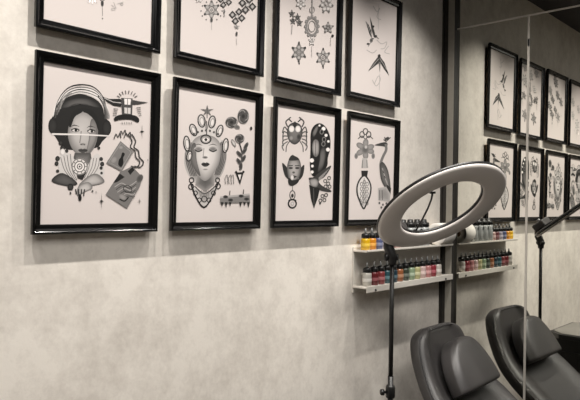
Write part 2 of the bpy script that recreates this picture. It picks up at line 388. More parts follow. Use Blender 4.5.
def art_crown(a):
    # side hair and head
    a.fan(a.smooth([(188, 140), (184, 152), (184, 166), (190, 178), (199, 184), (196, 160)]), 120, 190)
    a.fan(a.smooth([(221, 140), (226, 152), (224, 168), (219, 178), (212, 182), (216, 160)]), 110, 180)
    for i in range(5):
        a.line([(187+i*1.2, 142), (185+i*1.6, 158), (190+i*1.5, 176)], .7, 70, True); a.line([(223-i*1.1, 142), (225-i*1.6, 158), (219-i*1.2, 175)], .7, 76, True)
    a.poly([(190, 140), (194, 128), (205, 124), (216, 128), (220, 141), (214, 146), (196, 146)], 205, True)
    a.fan([(197, 172), (213, 172), (214, 185), (205, 192), (195, 185)], 84, 150)
    a.fan(a.smooth([(191, 143), (198, 136), (206, 135), (215, 138), (220, 146), (219, 160), (214, 172), (207, 180), (202, 180), (195, 172), (190, 158)]), 222, 138, ctr=(206, 156))
    a.fan(a.smooth([(191, 145), (195, 144), (196, 160), (200, 176), (193, 168), (190, 156)]), 120, 84)
    for x in (197.6, 212.2):
        a.ell(x, 149.2, 4.4, 2.9, 110, 186); a.line([(x-3.9, 149.6), (x, 151.6), (x+3.9, 149.8)], 1.1, 26, True); a.line([(x-4.4, 145.6), (x, 144.2), (x+4, 145.6)], .9, 90, True, taper=True)
    a.line([(203.2, 148), (202.6, 154), (202.6, 157)], 1, 165, True); a.ell(204.4, 157.4, 2.8, 1.3, 80, 170)
    a.poly([(200.6, 164), (203, 162.4), (204.6, 163), (206.4, 162.4), (209, 164.2), (206.4, 166.4), (203, 166.4)], 60, True)
    a.line([(201, 164.2), (205, 164.5), (209, 164.3)], .6, 24); a.ell(204.8, 169.4, 3, .9, 130, 196)
    # forehead eye and crown loops
    a.ring(205, 139.2, 5, 4.2, 1.4, 50); a.ell(205, 139.6, 3, 1.8, 235); a.ell(205, 139.6, 1.5, 1.5, 40)
    for x, y, rx, ry, r in ((200.6, 121, 3.5, 6.2, -.15), (211, 122, 3.3, 6, .15), (192.4, 130, 3.2, 6, -.35), (186, 143.5, 3, 7.4, -.1), (218.6, 131, 3, 6, .3), (224.6, 145.5, 2.8, 7, .1), (188.6, 156, 2.4, 5, .2)):
        a.ell(x, y, rx, ry, 226, 190, rot=r); a.ring(x, y, rx, ry, 1.2, 52, rot=r); a.ring(x+.4, y+.6, rx*.6, ry*.66, .7, 120, rot=r)
    for i in range(7): a.ell(193+i*4, 134-3.6*math.sin(i/6*PI), 1.1, 1.2, 90, 40, n=8)
    a.line([(205.6, 136), (205.6, 121)], 1, 80); a.ell(205.6, 127, 1.2, 3, 150, 60)
    a.star(206, 111, 7, 6, 110, k=5, inner=.32); a.line([(206, 106), (206, 118)], .8, 90)
    # necklace
    a.fan(a.smooth([(193, 186), (205, 193), (217, 186), (212, 198), (203.6, 206), (197, 198)]), 150, 205)
    a.line([(190, 182), (195, 196), (203.6, 207.4), (212, 196), (218, 182)], 1.5, 36, True)
    a.line([(194, 186), (204, 193.6), (215, 186)], 1.1, 60, True)
    for x, y, r in ((191, 180, 2.2), (190.6, 186.5, 2.4), (195, 193, 1.9), (199, 200, 1.9), (208.6, 200, 1.9), (213, 193, 1.9), (217.4, 186, 2.4), (217, 180, 2), (203.8, 199, 2.6)):
        a.ring(x, y, r, r*1.1, 1, 44)
    for i in range(6): a.line([(199+i*1.8, 190), (200+i*1.5, 197)], .5, 110)
    # roses, stem, drop and plank
    for x, y, rx, ry in ((230.4, 122.4, 6.2, 5.6), (242, 116.4, 5.8, 7.6), (238.6, 138.6, 4.8, 4.6)):
        a.ell(x, y, rx, ry, 66, 104)
        for i in range(6):
            t = i*1.05; a.ring(x+rx*.35*math.cos(t), y+ry*.35*math.sin(t), rx*.5, ry*.5, .7, 46 if i % 2 else 150, a0=t-.6, a1=t+1.7, n=9)
        a.ell(x, y, rx*.3, ry*.3, 36, 60)
    a.ell(250, 128.4, 1.1, 1.8, 40); a.ell(236, 127, 3, 2, 90, 130, rot=.4)
    a.line([(238.4, 143), (241, 152), (240.6, 160), (239, 170)], 1.2, 44, True)
    a.ell(232.6, 143, 1.6, 4.2, 205, 90, rot=-.5)
    for x, y, r in ((238.4, 154, -.7), (243.4, 151, .6), (242.6, 158.6, .5), (238.2, 161.6, -.6), (245, 146, .5), (240, 166, 0)):
        a.ell(x, y, 1.8, 4.2, 50, 100, rot=r, n=10)
    a.poly([(234.6, 172.4), (243, 172), (239.4, 184.6)], 34); a.poly([(237.2, 174.6), (240.6, 174.4), (239.2, 180.4)], 225)
    a.ell(235.4, 172, 1.2, 1.2, 30, n=8); a.ell(242.6, 171.8, 1.2, 1.2, 30, n=8)
    for x in (225, 228.6, 231): a.line([(x, 184), (x-.6, 178), (x+1.6, 175), (x+2, 184)], .7, 130, True)
    a.poly([(219.6, 196.4), (249, 193.4), (249.6, 202), (219.6, 203.6)], 126); a.poly([(219.6, 196.4), (249, 193.4), (249, 195.2), (219.6, 198.2)], 176)
    for x, y in ((225, 196.8), (240.6, 196), (230, 200), (246, 199)): a.ell(x, y, 2.6, 1.6, 34, 80, n=10)
    for x, l in ((221.6, 3), (225.6, 4.4), (229.6, 2.6), (240, 4), (244, 2.6), (248, 4)): a.poly([(x-1.5, 202), (x+1.5, 202), (x, 203.6+l)], 46)
    a.line([(229, 195), (229.4, 190.6)], .8, 60); a.line([(242.6, 194), (243, 189.4)], .8, 60)

def art_crab(a):
    # crab
    a.fan(a.smooth([(286, 132), (288, 125), (293.6, 122.4), (299.4, 125), (301.6, 132), (299.6, 140), (294, 144.6), (288, 140.6)]), 120, 54)
    for x in (290.6, 297): a.ell(x, 129, 2.7, 3.3, 240, 205)
    a.ell(293.8, 124.6, 1.8, 3, 40); a.ell(298, 137, 2.2, 3, 46, 90); a.ell(290.4, 138, 2.2, 2.6, 150, 100)
    for s in (-1, 1):
        X = lambda d: 293.8+s*d
        a.line([(X(7), 127), (X(9), 122), (X(5.6), 118.6)], 1.3, 60, True); a.line([(X(3), 122), (X(6), 119), (X(4), 117.4)], 1.2, 50, True)
        for i in range(5):
            y = 131+i*2.6
            a.line([(X(7), y), (X(10.4+.5*i), y-4+i*2.1), (X(12.4-.4*i), y+2+i*1.8)], 1.1, 64+i*8, True)
        a.line([(X(5), 141), (X(8), 146), (X(8.6), 152)], .9, 80, True)
    # horned head
    a.poly([(281.4, 163), (286, 167), (288, 172), (288, 179), (284, 175)], 46, True); a.poly([(303.6, 165), (300, 168), (298.6, 172), (298.4, 180), (302.4, 175)], 46, True)
    a.fan(a.smooth([(286.4, 166), (289, 158), (293.4, 156), (298, 158.6), (300.4, 166), (299.4, 175), (296, 182), (292.6, 184), (289, 181), (287, 174)]), 176, 76)
    a.poly([(288, 160), (291, 155), (294, 156), (298.6, 159.4), (293.6, 160.6)], 48, True)
    for x in (290, 296.6): a.ell(x, 168, 2.3, 1.2, 44, 90); a.line([(x-2.4, 165.8), (x+2.2, 165.4)], .8, 40)
    a.ell(293, 172.4, 1.5, 1.1, 70, 120); a.poly([(290, 176.4), (293, 175.2), (296.6, 176.4), (293.2, 178.6)], 50)
    a.poly([(288, 178), (293, 180), (298.6, 179), (297, 183), (291.6, 186), (288, 184)], 40, True); a.ell(291.6, 177.6, 1.6, 2.6, 226, 190)
    a.line([(292, 186), (292, 191)], .7, 110); a.ring(292, 195, 2.6, 4.4, .9, 70); a.ell(292, 195.6, 1.3, 2, 50); a.ring(292, 203.6, 3.9, 4.2, 1.5, 40); a.ell(292, 203.6, 1.8, 2, 210, 150)
    for s in (-1, 1): a.line([(292+s*1, 199), (292+s*4, 200.4)], .8, 60)
    # dark leaf with pale pearls
    a.poly([(309.6, 134), (312, 127), (316.4, 123.6), (321, 124), (325.6, 128.4), (329, 137), (329.4, 148), (327, 158), (326.4, 166), (320, 174), (312, 176), (309.2, 166), (309.6, 150)], 26, True)
    a.fan(a.smooth([(311.2, 147), (312.6, 140.6), (315.6, 139.6), (318, 143), (318, 153), (315.4, 157), (312.4, 154.6)]), 172, 96)
    a.line([(314.8, 141), (314.8, 156)], .6, 70)
    a.fan(a.smooth([(319.6, 150), (323.6, 147), (325, 156), (322, 168), (317, 172), (318.6, 160)]), 110, 40)
    a.fan(a.smooth([(311.4, 133), (314.6, 127), (317.6, 125.4), (315.6, 133), (312.6, 137)]), 120, 50)
    for x, y, r in ((322.4, 128.8, 2), (325, 135.4, 1.6), (327, 149.6, 2), (311, 160.4, 2.2), (311.6, 166, 1.4), (318.4, 125.6, 1.1), (327.4, 141.4, 1.3), (311.4, 172, 1.6)): a.ell(x, y, r, r, 242, 224)
    for x, y in ((320.6, 132), (323, 139.4), (322.4, 144)): a.ring(x, y, 1.7, 2.2, .7, 130)
    # spread wings and dark tail
    a.poly([(308, 178.6), (313, 177), (318.4, 172.6), (325, 168.4), (330.4, 165.6), (327.6, 172), (323, 177.6), (318, 181), (322, 186), (329.4, 189.6), (330.4, 192), (321.6, 191), (315, 188)], 58, True)
    a.fan(a.smooth([(309, 180), (314.6, 178.4), (318, 182), (316, 187), (310.4, 186)]), 170, 90)
    for i in range(4): a.line([(318, 181-i), (323+i*1.6, 176-i*2.2)], .7, 140)
    a.poly([(308.6, 184.6), (313, 187), (319.4, 188), (317.6, 197), (313.6, 208.6), (310.6, 199)], 30); a.line([(313, 188), (313.6, 204)], .6, 90)
    for x, y in ((324.6, 181), (327.6, 183.6), (325, 186.6), (322, 196), (325.6, 195), (320, 200.6), (324, 200), (328.4, 178), (329, 186.6)): a.ring(x, y, 1.5, 1.7, .8, 50, n=12)
    a.ell(319.6, 203.4, 1, 1.2, 60, n=8)

def art_heron(a):
    for x, y in ((361, 134.6), (367.6, 134.6), (364.4, 131.6)): a.ring(x, y, 2.3, 3, 1, 70, n=14)
    a.line([(357, 139), (361, 136), (364.4, 139), (368, 136), (372, 139)], .9, 70, True)
    for i in range(6):
        t = PI*.1+i*PI*.36; a.ell(364+5.4*math.cos(t), 149+6*math.sin(t), 4.4, 2.9, 150, 112, rot=t, n=12)
    a.ell(364.4, 149.6, 4, 4.6, 90, 140); a.ell(365, 147, 1.6, 2, 200, 130)
    for x in (355.4, 372.4): a.ell(x, 156, 1.8, 3, 100, 150)
    a.poly([(361.6, 158), (366.4, 158), (367.6, 168), (360.4, 168)], 176); a.line([(362, 160), (361.6, 168)], .7, 110); a.line([(366, 160), (366.4, 168)], .7, 110)
    a.poly([(360.6, 170.6), (367.4, 170.6), (366.6, 176.4), (361, 176.4)], 34)
    o = [(363.6, 175.6), (368, 180), (370.4, 187), (369.4, 196), (366, 204), (363.4, 208.6), (360.4, 203), (357.2, 195), (356.6, 187), (359, 180)]
    a.poly(o, 214, True); a.line(o, 1.5, 40, True, cyc=True)
    for i in range(5):
        y = 182+i*4.8
        for x in (361, 363.8, 366.6):
            if abs(x-363.8) < 5-.4*abs(i-1): a.ring(x, y+(x != 363.8)*2, 1.2, 1.9, .6, 90, n=10)
    a.line([(363.6, 178), (363.5, 206)], .5, 100)
    # heron
    a.poly([(373.6, 145.2), (380, 142.8), (384, 142.2), (386.6, 143.6), (385.6, 147), (381.6, 146.2)], 60, True)
    a.line([(382.6, 139.4), (385, 141.6), (389.4, 137.4)], 1.1, 70); a.line([(383.4, 137), (385, 141)], .8, 70); a.ell(386, 138.4, 2.2, 1.2, 60, rot=-.6)
    a.line([(384.8, 144), (385.2, 150), (382.4, 156), (380, 163), (380.2, 170)], 2.6, 116, True)
    a.fan(a.smooth([(379, 165), (382, 162), (386.4, 168), (389, 178), (390, 188), (388.4, 192), (384, 187), (380, 178)]), 110, 58)
    for i in range(5): a.line([(381.4+i*.8, 168+i*2.6), (384.4+i*.8, 176+i*2.6), (387+i*.5, 183+i*1.7)], .7, 50 if i % 2 else 170, True)
    a.poly([(386, 184), (390.6, 188), (390, 195), (387, 196)], 44)
    a.fan([(377.4, 188), (385.6, 186.6), (390, 194), (389.6, 202), (377.6, 200)], 140, 180)
    for x, y in ((379, 203), (382.6, 204.6), (386, 203.4), (381, 207.4), (385, 207)): a.ell(x, y, 1, 1.3, 60, 120, n=8)
    for x in (379, 381.6): a.line([(x, 190), (x+.4, 200)], .7, 90)

def art_drop(a):
    a.ell(102, 3.5, 1.5, 3.4, 40, 90); a.ring(102, -2, 2.6, 3, .8, 90); a.line([(102, 6), (102.2, 16)], .6, 120); a.ell(102.3, 18.6, .8, .8, 110)
    a.mandala(102, -18, 13, 15, 120, 8); a.mandala(92, 1, 5, 3, 190, 6); a.line([(111, 5), (116, 8.6), (113, 2)], .6, 180); a.ring(121.4, 4.4, 1.2, 1, .5, 160)
    a.ring(113, 9, 2, 1, .5, 190); a.line([(117, 4), (123, 2)], .6, 190)
    for x, y in ((70, -38), (132, -30), (98, -62), (66, -75), (134, -62)): a.mandala(x, y, 9, 10, 110, 6)
def art_gems(a):
    a.mandala(211, 10, 8, 9, 70, 6)
    for i in range(12):
        t = i*.524; a.ell(211+10.5*math.cos(t), 11+10*math.sin(t), .8, .8, 120, n=8)
    a.ell(211, 20, 1.4, 2.6, 60, 110); a.line([(211, 23), (211.3, 30)], .5, 170)
    def quad(x, y, r, c):
        for i in range(4):
            t = i*PI/2+.35; px, py = x+r*.62*math.cos(t), y+r*.62*math.sin(t); q = r*.47
            a.poly([(px-q, py), (px, py-q*1.1), (px+q, py), (px, py+q*1.1)], c); a.ell(px, py, q*.45, q*.5, 190, 110, n=10)
            for dx, dy in ((q, 0), (-q, 0), (0, q), (0, -q)): a.ell(px+dx*.75, py+dy*.75, q*.24, q*.26, c-20, c+60, n=8)
        a.ell(x, y, r*.25, r*.25, 210, 80)
    quad(236.5, 16.6, 8, 40); quad(246.6, 5, 8.6, 46); quad(224, 1, 7, 56); quad(236, -14, 8, 60)
    a.mandala(236, 27, 2.6, 2.2, 90, 5); a.ell(236, 34, 1, 2.4, 60, 100); a.line([(236, 38), (236.2, 45)], .5, 180)
    a.line([(223.4, 9), (223.6, 17)], .8, 150); a.ell(223.4, 12, 1, 1.6, 110)
    a.mandala(198, 0, 3.6, 2.4, 150, 5); a.mandala(200, -28, 8, 9, 70, 6); a.mandala(216, -34, 8, 9, 60, 6); a.mandala(246, -26, 6, 9, 80, 6); a.mandala(226, -56, 9, 10, 60, 8)
def art_snow(a):
    a.mandala(298.4, 52.4, 7.6, 9.4, 66, 6); a.star(298.4, 52.4, 7, 9, 150, 6, .6)
    a.mandala(298.4, 52.4, 6.6, 8.4, 66, 6); a.mandala(322.6, 57.6, 7, 8.6, 70, 6)
    a.ell(298.4, 42.4, .8, 1, 60); a.ell(322.6, 49, .8, 1.2, 50); a.ell(322.8, 67.4, .7, 1.4, 60); a.ell(298.8, 63.2, .7, 1.2, 60)
    for x, y in ((291, 14), (296.6, 17.6), (292, 21), (298.6, 22.8)): a.mandala(x, y, 3, 3.8, 30, 5)
    a.line([(291.4, 25), (290.8, 34)], .8, 150)
    a.ring(311, 26.6, 5.6, 8.6, 2.2, 130); a.ring(311, 26.6, 3.4, 5.4, .8, 120)
    for i in range(12):
        t = i*.524; a.ell(311+6.6*math.cos(t), 26.6+10*math.sin(t), 1.3, 1.7, 150, 100, n=9)
    a.mandala(311, 41, 3, 5, 120, 5); a.line([(311, 46), (311.2, 57)], .5, 180); a.line([(311, -3), (311, 15)], 1.2, 150); a.ring(311, 10, 2.4, 3, .7, 150)
    a.mandala(327, 28, 5.4, 5.6, 66, 5); a.ell(331.6, 36, 1.2, 1.4, 40); a.line([(330, 37), (329.6, 46)], .5, 180)
    a.mandala(299.6, 3, 5, 6, 130, 6); a.mandala(325, 4, 6.6, 9, 110, 7); a.mandala(311, -14, 6, 8, 110, 6); a.mandala(296, -28, 6, 8, 90, 6); a.mandala(327, -18, 6, 8, 90, 6)
def art_birds(a):
    a.poly([(364.6, 21), (367.6, 24.6), (370.6, 31), (371, 38), (373.6, 38.6), (371.6, 40), (368.6, 34)], 34)
    a.poly([(368.8, 16.4), (370.4, 21), (372.6, 28), (374.4, 34), (373.4, 38), (370.6, 30)], 76)
    a.line([(365.6, 22), (371, 36)], .6, 150); a.line([(369.4, 19), (373, 33)], .6, 30)
    a.ell(374.6, 36.4, 1.8, 1.5, 40, 90); a.line([(375.6, 37), (378, 39)], .7, 60); a.ell(367.6, 44, 1.6, 1, 34); a.ell(370.6, 40.6, 1.6, 2.2, 60, 130); a.line([(371, 41), (367.6, 46.4)], .7, 110); a.ell(372.6, 26.6, .9, 1.2, 26)
    a.poly([(378.4, 54.6), (380.6, 58), (384, 62.6), (388.8, 76), (383.6, 69), (379.4, 62.6), (376, 65), (367.6, 71.6), (372.6, 63), (376.6, 58)], 52)
    a.line([(379, 58), (386.6, 70)], .6, 150); a.line([(378, 59), (370.6, 68)], .6, 150); a.ell(378.6, 56, 1.4, 1.8, 36); a.poly([(378, 62), (380.2, 62), (379.4, 73)], 110)
    for pts in ([(372, 6), (376, 12), (378.6, 8), (376, 17), (380, 20)], [(376, 40), (381, 44), (386, 42), (384, 48), (380, 49)], [(372, 80), (376, 86), (380, 80), (378, 76), (374, 84)], [(388, 46), (384, 52), (389, 54)], [(366, 50), (372, 53), (376, 50)]):
        a.line(pts, .6, 168, True)
    a.line([(377.6, 5), (377.4, 30)], .4, 185); a.line([(379.4, 74), (379, 90)], .4, 170)

# ------------------------------------------------------------------ framed pictures
MW = .029; DEP = .034; XP = .0165
def moulding(w, h):
    """mitred rail: raised outer rim, inward slope, inner step; local y across, z up, x out of the wall"""
    prof = [(.006, .012), (0, .020), (0, DEP-.002), (.002, DEP), (.0065, DEP), (.0085, DEP-.0015), (.0155, DEP-.0095), (.0175, DEP-.010), (.025, DEP-.011), (MW-.001, DEP-.0125), (MW, DEP-.014), (MW, .0145), (MW, .012)]
    bm = bmesh.new(); cs = [(-w/2, 0, 1, 1), (w/2, 0, -1, 1), (w/2, h, -1, -1), (-w/2, h, 1, -1)]; rings = []
    for y, z, a, b in cs: rings.append([bm.verts.new((d, y+a*i, z+b*i)) for i, d in prof])
    n = len(prof)
    for k in range(4):
        p, q = rings[k], rings[(k+1) % 4]
        for i in range(n): bm.faces.new((p[i], p[(i+1) % n], q[(i+1) % n], q[i]))
    return bm
PY0, PER, PW = -2.4547, .5, .437
ROWS = ((-.1017, .5384), (.5059, .546))
PICS = {
 (0, 0): (art_lady, 'black framed print of a dark haired woman with two tilted cards and a winged lantern'),
 (1, 0): (art_crown, 'black framed print of a woman with closed eyes and ornate crown beside grey roses'),
 (2, 0): (art_crab, 'black framed print with a crab, a horned head and a large dark leaf'),
 (3, 0): (art_heron, 'black framed print with a heron and a flower over a seed drop'),
 (0, 1): (art_drop, 'black framed print with a small hanging drop, leftmost of the upper row'),
 (1, 1): (art_gems, 'black framed print of clustered diamond ornaments, above the crowned woman print'),
 (2, 1): (art_snow, 'black framed print of star and snowflake mandalas, above the crab print'),
 (3, 1): (art_birds, 'black framed print of two dark swallows, upper row, nearest the corner upright'),
}
DY = {(2, 1): .004, (1, 0): -.006, (3, 0): -.004}
for (i, r), (fn, lab) in PICS.items():
    z0, h = ROWS[r]; yc = PY0+i*PER+PW/2+DY.get((i, r), 0); dz = -.008 if (i, r) == (2, 1) else 0
    t = thing('picture_frame', lab, 'picture', (0.0005, yc, Z(z0)+dz), 0, 'framed tattoo prints in two rows on the plaster wall')
    t.rotation_euler = (0, math.radians(.75), 0)          # hangs leaning a touch forward at the top
    link('frame', moulding(PW, h), MT['frame'], t)
    a = Art(XP, Vector((0.0005, yc, Z(z0)+dz)))
    a.rect(-PW/2+.02, PW/2-.02, .02, h-.02, PAPER)
    fn(a); a.build(t)
    link('backing_board', box(.004, XP-.001, -PW/2+.018, PW/2-.018, .018, h-.018), MT['core'], t)

# ------------------------------------------------------------------ wall shelf
SL, SR = -.868, -.034
ws = thing('wall_shelf', 'white two tier wall shelf under the framed heron print, beside the corner upright', 'shelf', (0.0005, 0, Z(-.44)))
def zs(z): return z+.44
link('back_panel', box(0, .006, SL, SR, zs(-.425), zs(-.205)), MT['white'], ws, bevel=.001)
for z, lip in ((-.392, .026), (-.219, .006)):
    link('shelf_board', box(.006, .084, SL, SR, zs(z-.008), zs(z)), MT['white'], ws, bevel=.001)
    link('front_lip', box(.084, .089, SL, SR, zs(z-lip), zs(z+.004)), MT['white'], ws, bevel=.0015)
for y in (-.80, -.12):
    bm = bmesh.new(); lathe([(0, 0), (.005, 0), (.006, .003), (.004, .006), (0, .006)], (.0889, y, zs(-.408)), (1, 0, 0), bm, 12)
    link('screw_cap', bm, MT['black'], ws, smooth=True)

# ------------------------------------------------------------------ ink bottles
CAPM = MT['black']
def bottle(x, y, z, col, label, group, hb=.066, r=.0225, capcol=None, noz=True):
    t = thing('ink_bottle', label, 'bottle', (x, y, z), random.random()*6, group)
    m = mat('ink_'+'_'.join(map(str, col)), rgb(*[c*.86 for c in col]), .3, noise=.05, nscale=40, coat=.3)
    link('body', lathe([(0, 0), (r-.002, 0), (r, .002), (r, hb-.010), (r*.93, hb-.004), (r*.6, hb), (0, hb)], (0, 0, 0), (0, 0, 1), None, 22), m, t, True)
    lc = tuple(int(c*.7+220*.3) for c in col)
    lm = mat('sticker_'+'_'.join(map(str, col)), rgb(*lc), .5, noise=.05, nscale=60)
    link('paper_sticker', lathe([(r+.0004, hb*.32), (r+.0006, hb*.33), (r+.0006, hb*.56), (r+.0004, hb*.57)], (0, 0, 0), (0, 0, 1), None, 22), lm, t, True)
    cm = CAPM if capcol is None else mat('cap_tint', rgb(*capcol), .4, noise=.05)
    rc = r*.90
    link('cap', lathe([(0, hb+.0005), (rc, hb+.0005), (rc, hb+.016), (rc*.85, hb+.020), (rc*.35, hb+.024), (0, hb+.024)], (0, 0, 0), (0, 0, 1), None, 18), cm, t, True)
    if noz: link('nozzle', lathe([(0, hb+.0235), (.0058, hb+.0235), (.0032, hb+.040), (.0025, hb+.046), (0, hb+.047)], (0, 0, 0), (0, 0, 1), None, 10), MT['jar'], t, True)
    return t
low = [(-.815, (222, 218, 210), 'white ink bottle, leftmost on the lower shelf tier'),
       (-.757, (110, 26, 34), 'dark red ink bottle right of the leftmost white bottle'),
       (-.701, (132, 52, 56), 'dusty red ink bottle between the dark red and teal bottles'),
       (-.645, (34, 78, 88), 'teal ink bottle just left of the ring light pole'),
       (-.589, (22, 52, 66), 'dark blue ink bottle behind the ring light pole'),
       (-.533, (158, 96, 58), 'orange brown ink bottle just right of the ring light pole'),
       (-.477, (62, 72, 60), 'dark olive ink bottle between the orange brown and pale green bottles'),
       (-.421, (150, 172, 140), 'pale green ink bottle in the middle of the lower tier'),
       (-.365, (196, 192, 140), 'pale yellow ink bottle right of the pale green bottle'),
       (-.309, (222, 192, 188), 'pinkish white ink bottle right of the pale yellow bottle'),
       (-.253, (198, 132, 132), 'pink ink bottle between pinkish white and crimson bottles'),
       (-.197, (150, 44, 58), 'crimson ink bottle next to the rightmost white bottle'),
       (-.141, (216, 208, 200), 'off white ink bottle, rightmost on the lower shelf tier')]
for y, c, l in low: bottle(.050, y, Z(-.392)+.0005, c, l, 'ink bottles on the lower shelf tier')
up = [(-.828, (242, 190, 20), 'bright yellow ink bottle, leftmost on the upper shelf tier'),
      (-.777, (232, 150, 30), 'amber ink bottle right of the bright yellow bottle'),
      (-.722, (92, 100, 140), 'slate blue ink bottle right of the amber bottle'),
      (-.667, (178, 170, 186), 'lavender grey ink bottle on the upper tier, right of slate blue'),
      (-.612, (120, 66, 72), 'plum ink bottle on the upper tier, behind the ring light joint'),
      (-.557, (214, 178, 172), 'blush ink bottle on the upper tier, rightmost of the bottle row')]
for y, c, l in up: bottle(.048, y, Z(-.219)+.0005, c, l, 'ink bottles on the upper shelf tier', hb=.058)
# jars seen through the ring
jl = ['pale grey jar with black lid, leftmost seen through the ring light', 'pale grey jar with black lid, second seen through the ring light',
      'pale grey jar with black lid, third seen through the ring light', 'pale grey jar with black lid, nearest the paper roll']
for k, y in enumerate((-.496, -.427, -.358, -.289)):
    t = thing('ink_jar', jl[k], 'jar', (.046, y, Z(-.219)+.0005), 0, 'black lidded jars on the upper shelf tier')
    link('body', lathe([(0, 0), (.030, 0), (.033, .004), (.033, .092), (.030, .098), (.027, .100), (.027, .106), (0, .106)], (0, 0, 0), (0, 0, 1)), MT['jar'], t, True)
    link('lid', lathe([(0, .104), (.030, .104), (.030, .122), (.027, .126), (.017, .128), (.015, .140), (.012, .144), (0, .144)], (0, 0, 0), (0, 0, 1), None, 20), MT['black'], t, True)
    bm = bmesh.new(); lathe([(0, 0), (.011, 0), (.011, .001), (0, .0012)], (.0327, -.009, .083), (1, -.25, 0), bm, 14)
    link('round_sticker', bm, MT['black'], t)
t = thing('paper_roll', 'white paper towel roll lying at the mirror end of the upper shelf', 'paper roll', (.062, -.180, Z(-.219)+.0612))
link('paper', lathe([(.024, 0), (.058, 0), (.0605, .003), (.0605, .117), (.058, .120), (.024, .120)], (0, 0, 0), (0, 1, 0), None, 32, True), MT['paper'], t, True)
link('core', lathe([(.020, .001), (.0238, .001), (.0238, .119), (.020, .119)], (0, 0, 0), (0, 1, 0), None, 24, True), MT['core'], t, True)

# ------------------------------------------------------------------ ring light on its stand
PX, PYY = .237, -.884
rl = thing('ring_light', 'large ring light on a black pole, tilted over the chair', 'ring light', (PX, PYY, 0))
def L(p): return Vector(p)-Vector((PX, PYY, 0))
RC = L((.465, -.854, Z(-.009))); RN = Vector((.583, -.188, -.791)).normalized()
RO, RI = .293, .188
# shell: shallow dark tray on the back, diffuser face in front
link('ring_shell', lathe([(RI-.001, -.002), (RI-.001, -.012), (RI+.012, -.018), (RO-.012, -.018), (RO+.0025, -.011), (RO+.0025, -.002), (RO, .0), (RI+.002, 0)], RC, RN, None, 96, True), MT['black'], rl, True)
link('diffuser', lathe([(RI+.002, .0005), (RI+.001, .007), (RI+.010, .013), (RO-.010, .013), (RO+.001, .007), (RO, .0005)], RC, RN, None, 96, True), MT['diff'], rl, True)
# direction from centre to the joint, in the plane of the ring
jp = L((.2255, -.892, Z(-.177))); jd = (jp-RC); jd = (jd-RN*jd.dot(RN)).normalized(); side = RN.cross(jd).normalized()
def rp(rad, out, s=0): return RC+jd*rad-RN*out+side*s
def obox(c, ax, ay, az, hx, hy, hz):
    bm = bmesh.new(); vs = [bm.verts.new(c+ax*hx*i+ay*hy*j+az*hz*k) for i in (-1, 1) for j in (-1, 1) for k in (-1, 1)]
    for q in ((0, 1, 3, 2), (4, 6, 7, 5), (0, 4, 5, 1), (2, 3, 7, 6), (0, 2, 6, 4), (1, 5, 7, 3)): bm.faces.new([vs[i] for i in q])
    return bm
cb = link('control_box', obox(rp(.243, .044), jd, RN, side, .044, .024, .055), MT['leather'], rl, bevel=.010)
link('control_knob', lathe([(0, 0), (.012, 0), (.012, .012), (.010, .015), (0, .015)], rp(.243, .068), -RN, None, 18), MT['steel'], cb, True)
# joint between pole and ring
topz = Z(-.232)
pole_top = L((PX, PYY, topz))
jc = rp(RO+.004, .020)
link('joint_bracket', tube([pole_top-Vector((0, 0, .04)), pole_top, pole_top.lerp(jc, .5)+Vector((-.006, 0, .004)), jc, rp(RO-.03, .03)], [.018, .023, .024, .020, .015], None, 14), MT['black'], rl, True)
kb = lathe([(0, -.036), (.016, -.036), (.018, -.030), (.018, -.018), (.009, -.016), (.009, .016), (.015, .018), (.015, .026), (0, .026)], pole_top+Vector((0, 0, -.004)), (.74, .67, 0), None, 16)
link('tilt_knob', kb, MT['black'], rl, True)
link('upper_pole', tube([(0, 0, Z(-.80)), (0, 0, topz-.03)], .0105, None, 16), MT['black'], rl, True)
link('lower_pole', tube([(0, 0, .10), (0, 0, Z(-.775))], .0125, None, 16), MT['black'], rl, True)
cz = Z(-.842)
cl = link('clamp_collar', lathe([(0, -.03), (.018, -.03), (.021, -.024), (.021, .018), (.018, .026), (.0098, .030), (0, .030)], (0, 0, cz), (0, 0, 1), None, 20), MT['black'], rl, True)
link('clamp_knob', lathe([(0, .018), (.006, .018), (.006, .03), (.014, .032), (.014, .044), (.011, .047), (0, .047)], (0, 0, cz-.004), (-.6, -.8, 0), None, 14), MT['black'], cl, True)
link('tripod_hub', lathe([(0, .085), (.022, .085), (.024, .10), (.024, .14), (.018, .155), (.0136, .16), (0, .16)], (0, 0, 0), (0, 0, 1), None, 20), MT['black'], rl, True)
for ang in (100, 215, 330):
    q = math.radians(ang); d = Vector((math.cos(q), math.sin(q), 0)); rr = .17 if ang != 330 else .15
    lg = link('leg', tube([d*.02+Vector((0, 0, .125)), d*rr*.6+Vector((0, 0, .075)), d*rr+Vector((0, 0, .012))], .008, None, 10), MT['black'], rl, True)
    link('rubber_foot', lathe([(0, 0), (.012, 0), (.012, .018), (.009, .022), (0, .022)], d*rr, (0, 0, 1), None, 12), MT['black'], lg, True)
# phone holder on a gooseneck inside the ring
g0 = rp(RI+.012, -.004+.02)
def on_ring(u, v, lift=0.0):
    d = Fv + Rv*((u-290)/f_px) - Uv*((v-200)/f_px); o = RC+Vector((PX, PYY, 0))+RN*lift
    return L(CAM + d*((o-CAM).dot(RN)/d.dot(RN)))
gp = [on_ring(414, 234, -.022), on_ring(418, 227, -.022), on_ring(423, 218, -.018), on_ring(428, 208, -.01), on_ring(431.5, 199, 0), on_ring(432.5, 193.5, 0)]
gn = link('gooseneck', tube(gp, .0042, None, 10), MT['black'], rl, True)
e = gp[-1]
link('phone_clip', obox(e+Vector((0, 0, .004)), Rv.copy(), Uv.copy(), Fv.copy(), .012, .005, .007), MT['black'], gn, bevel=.002)

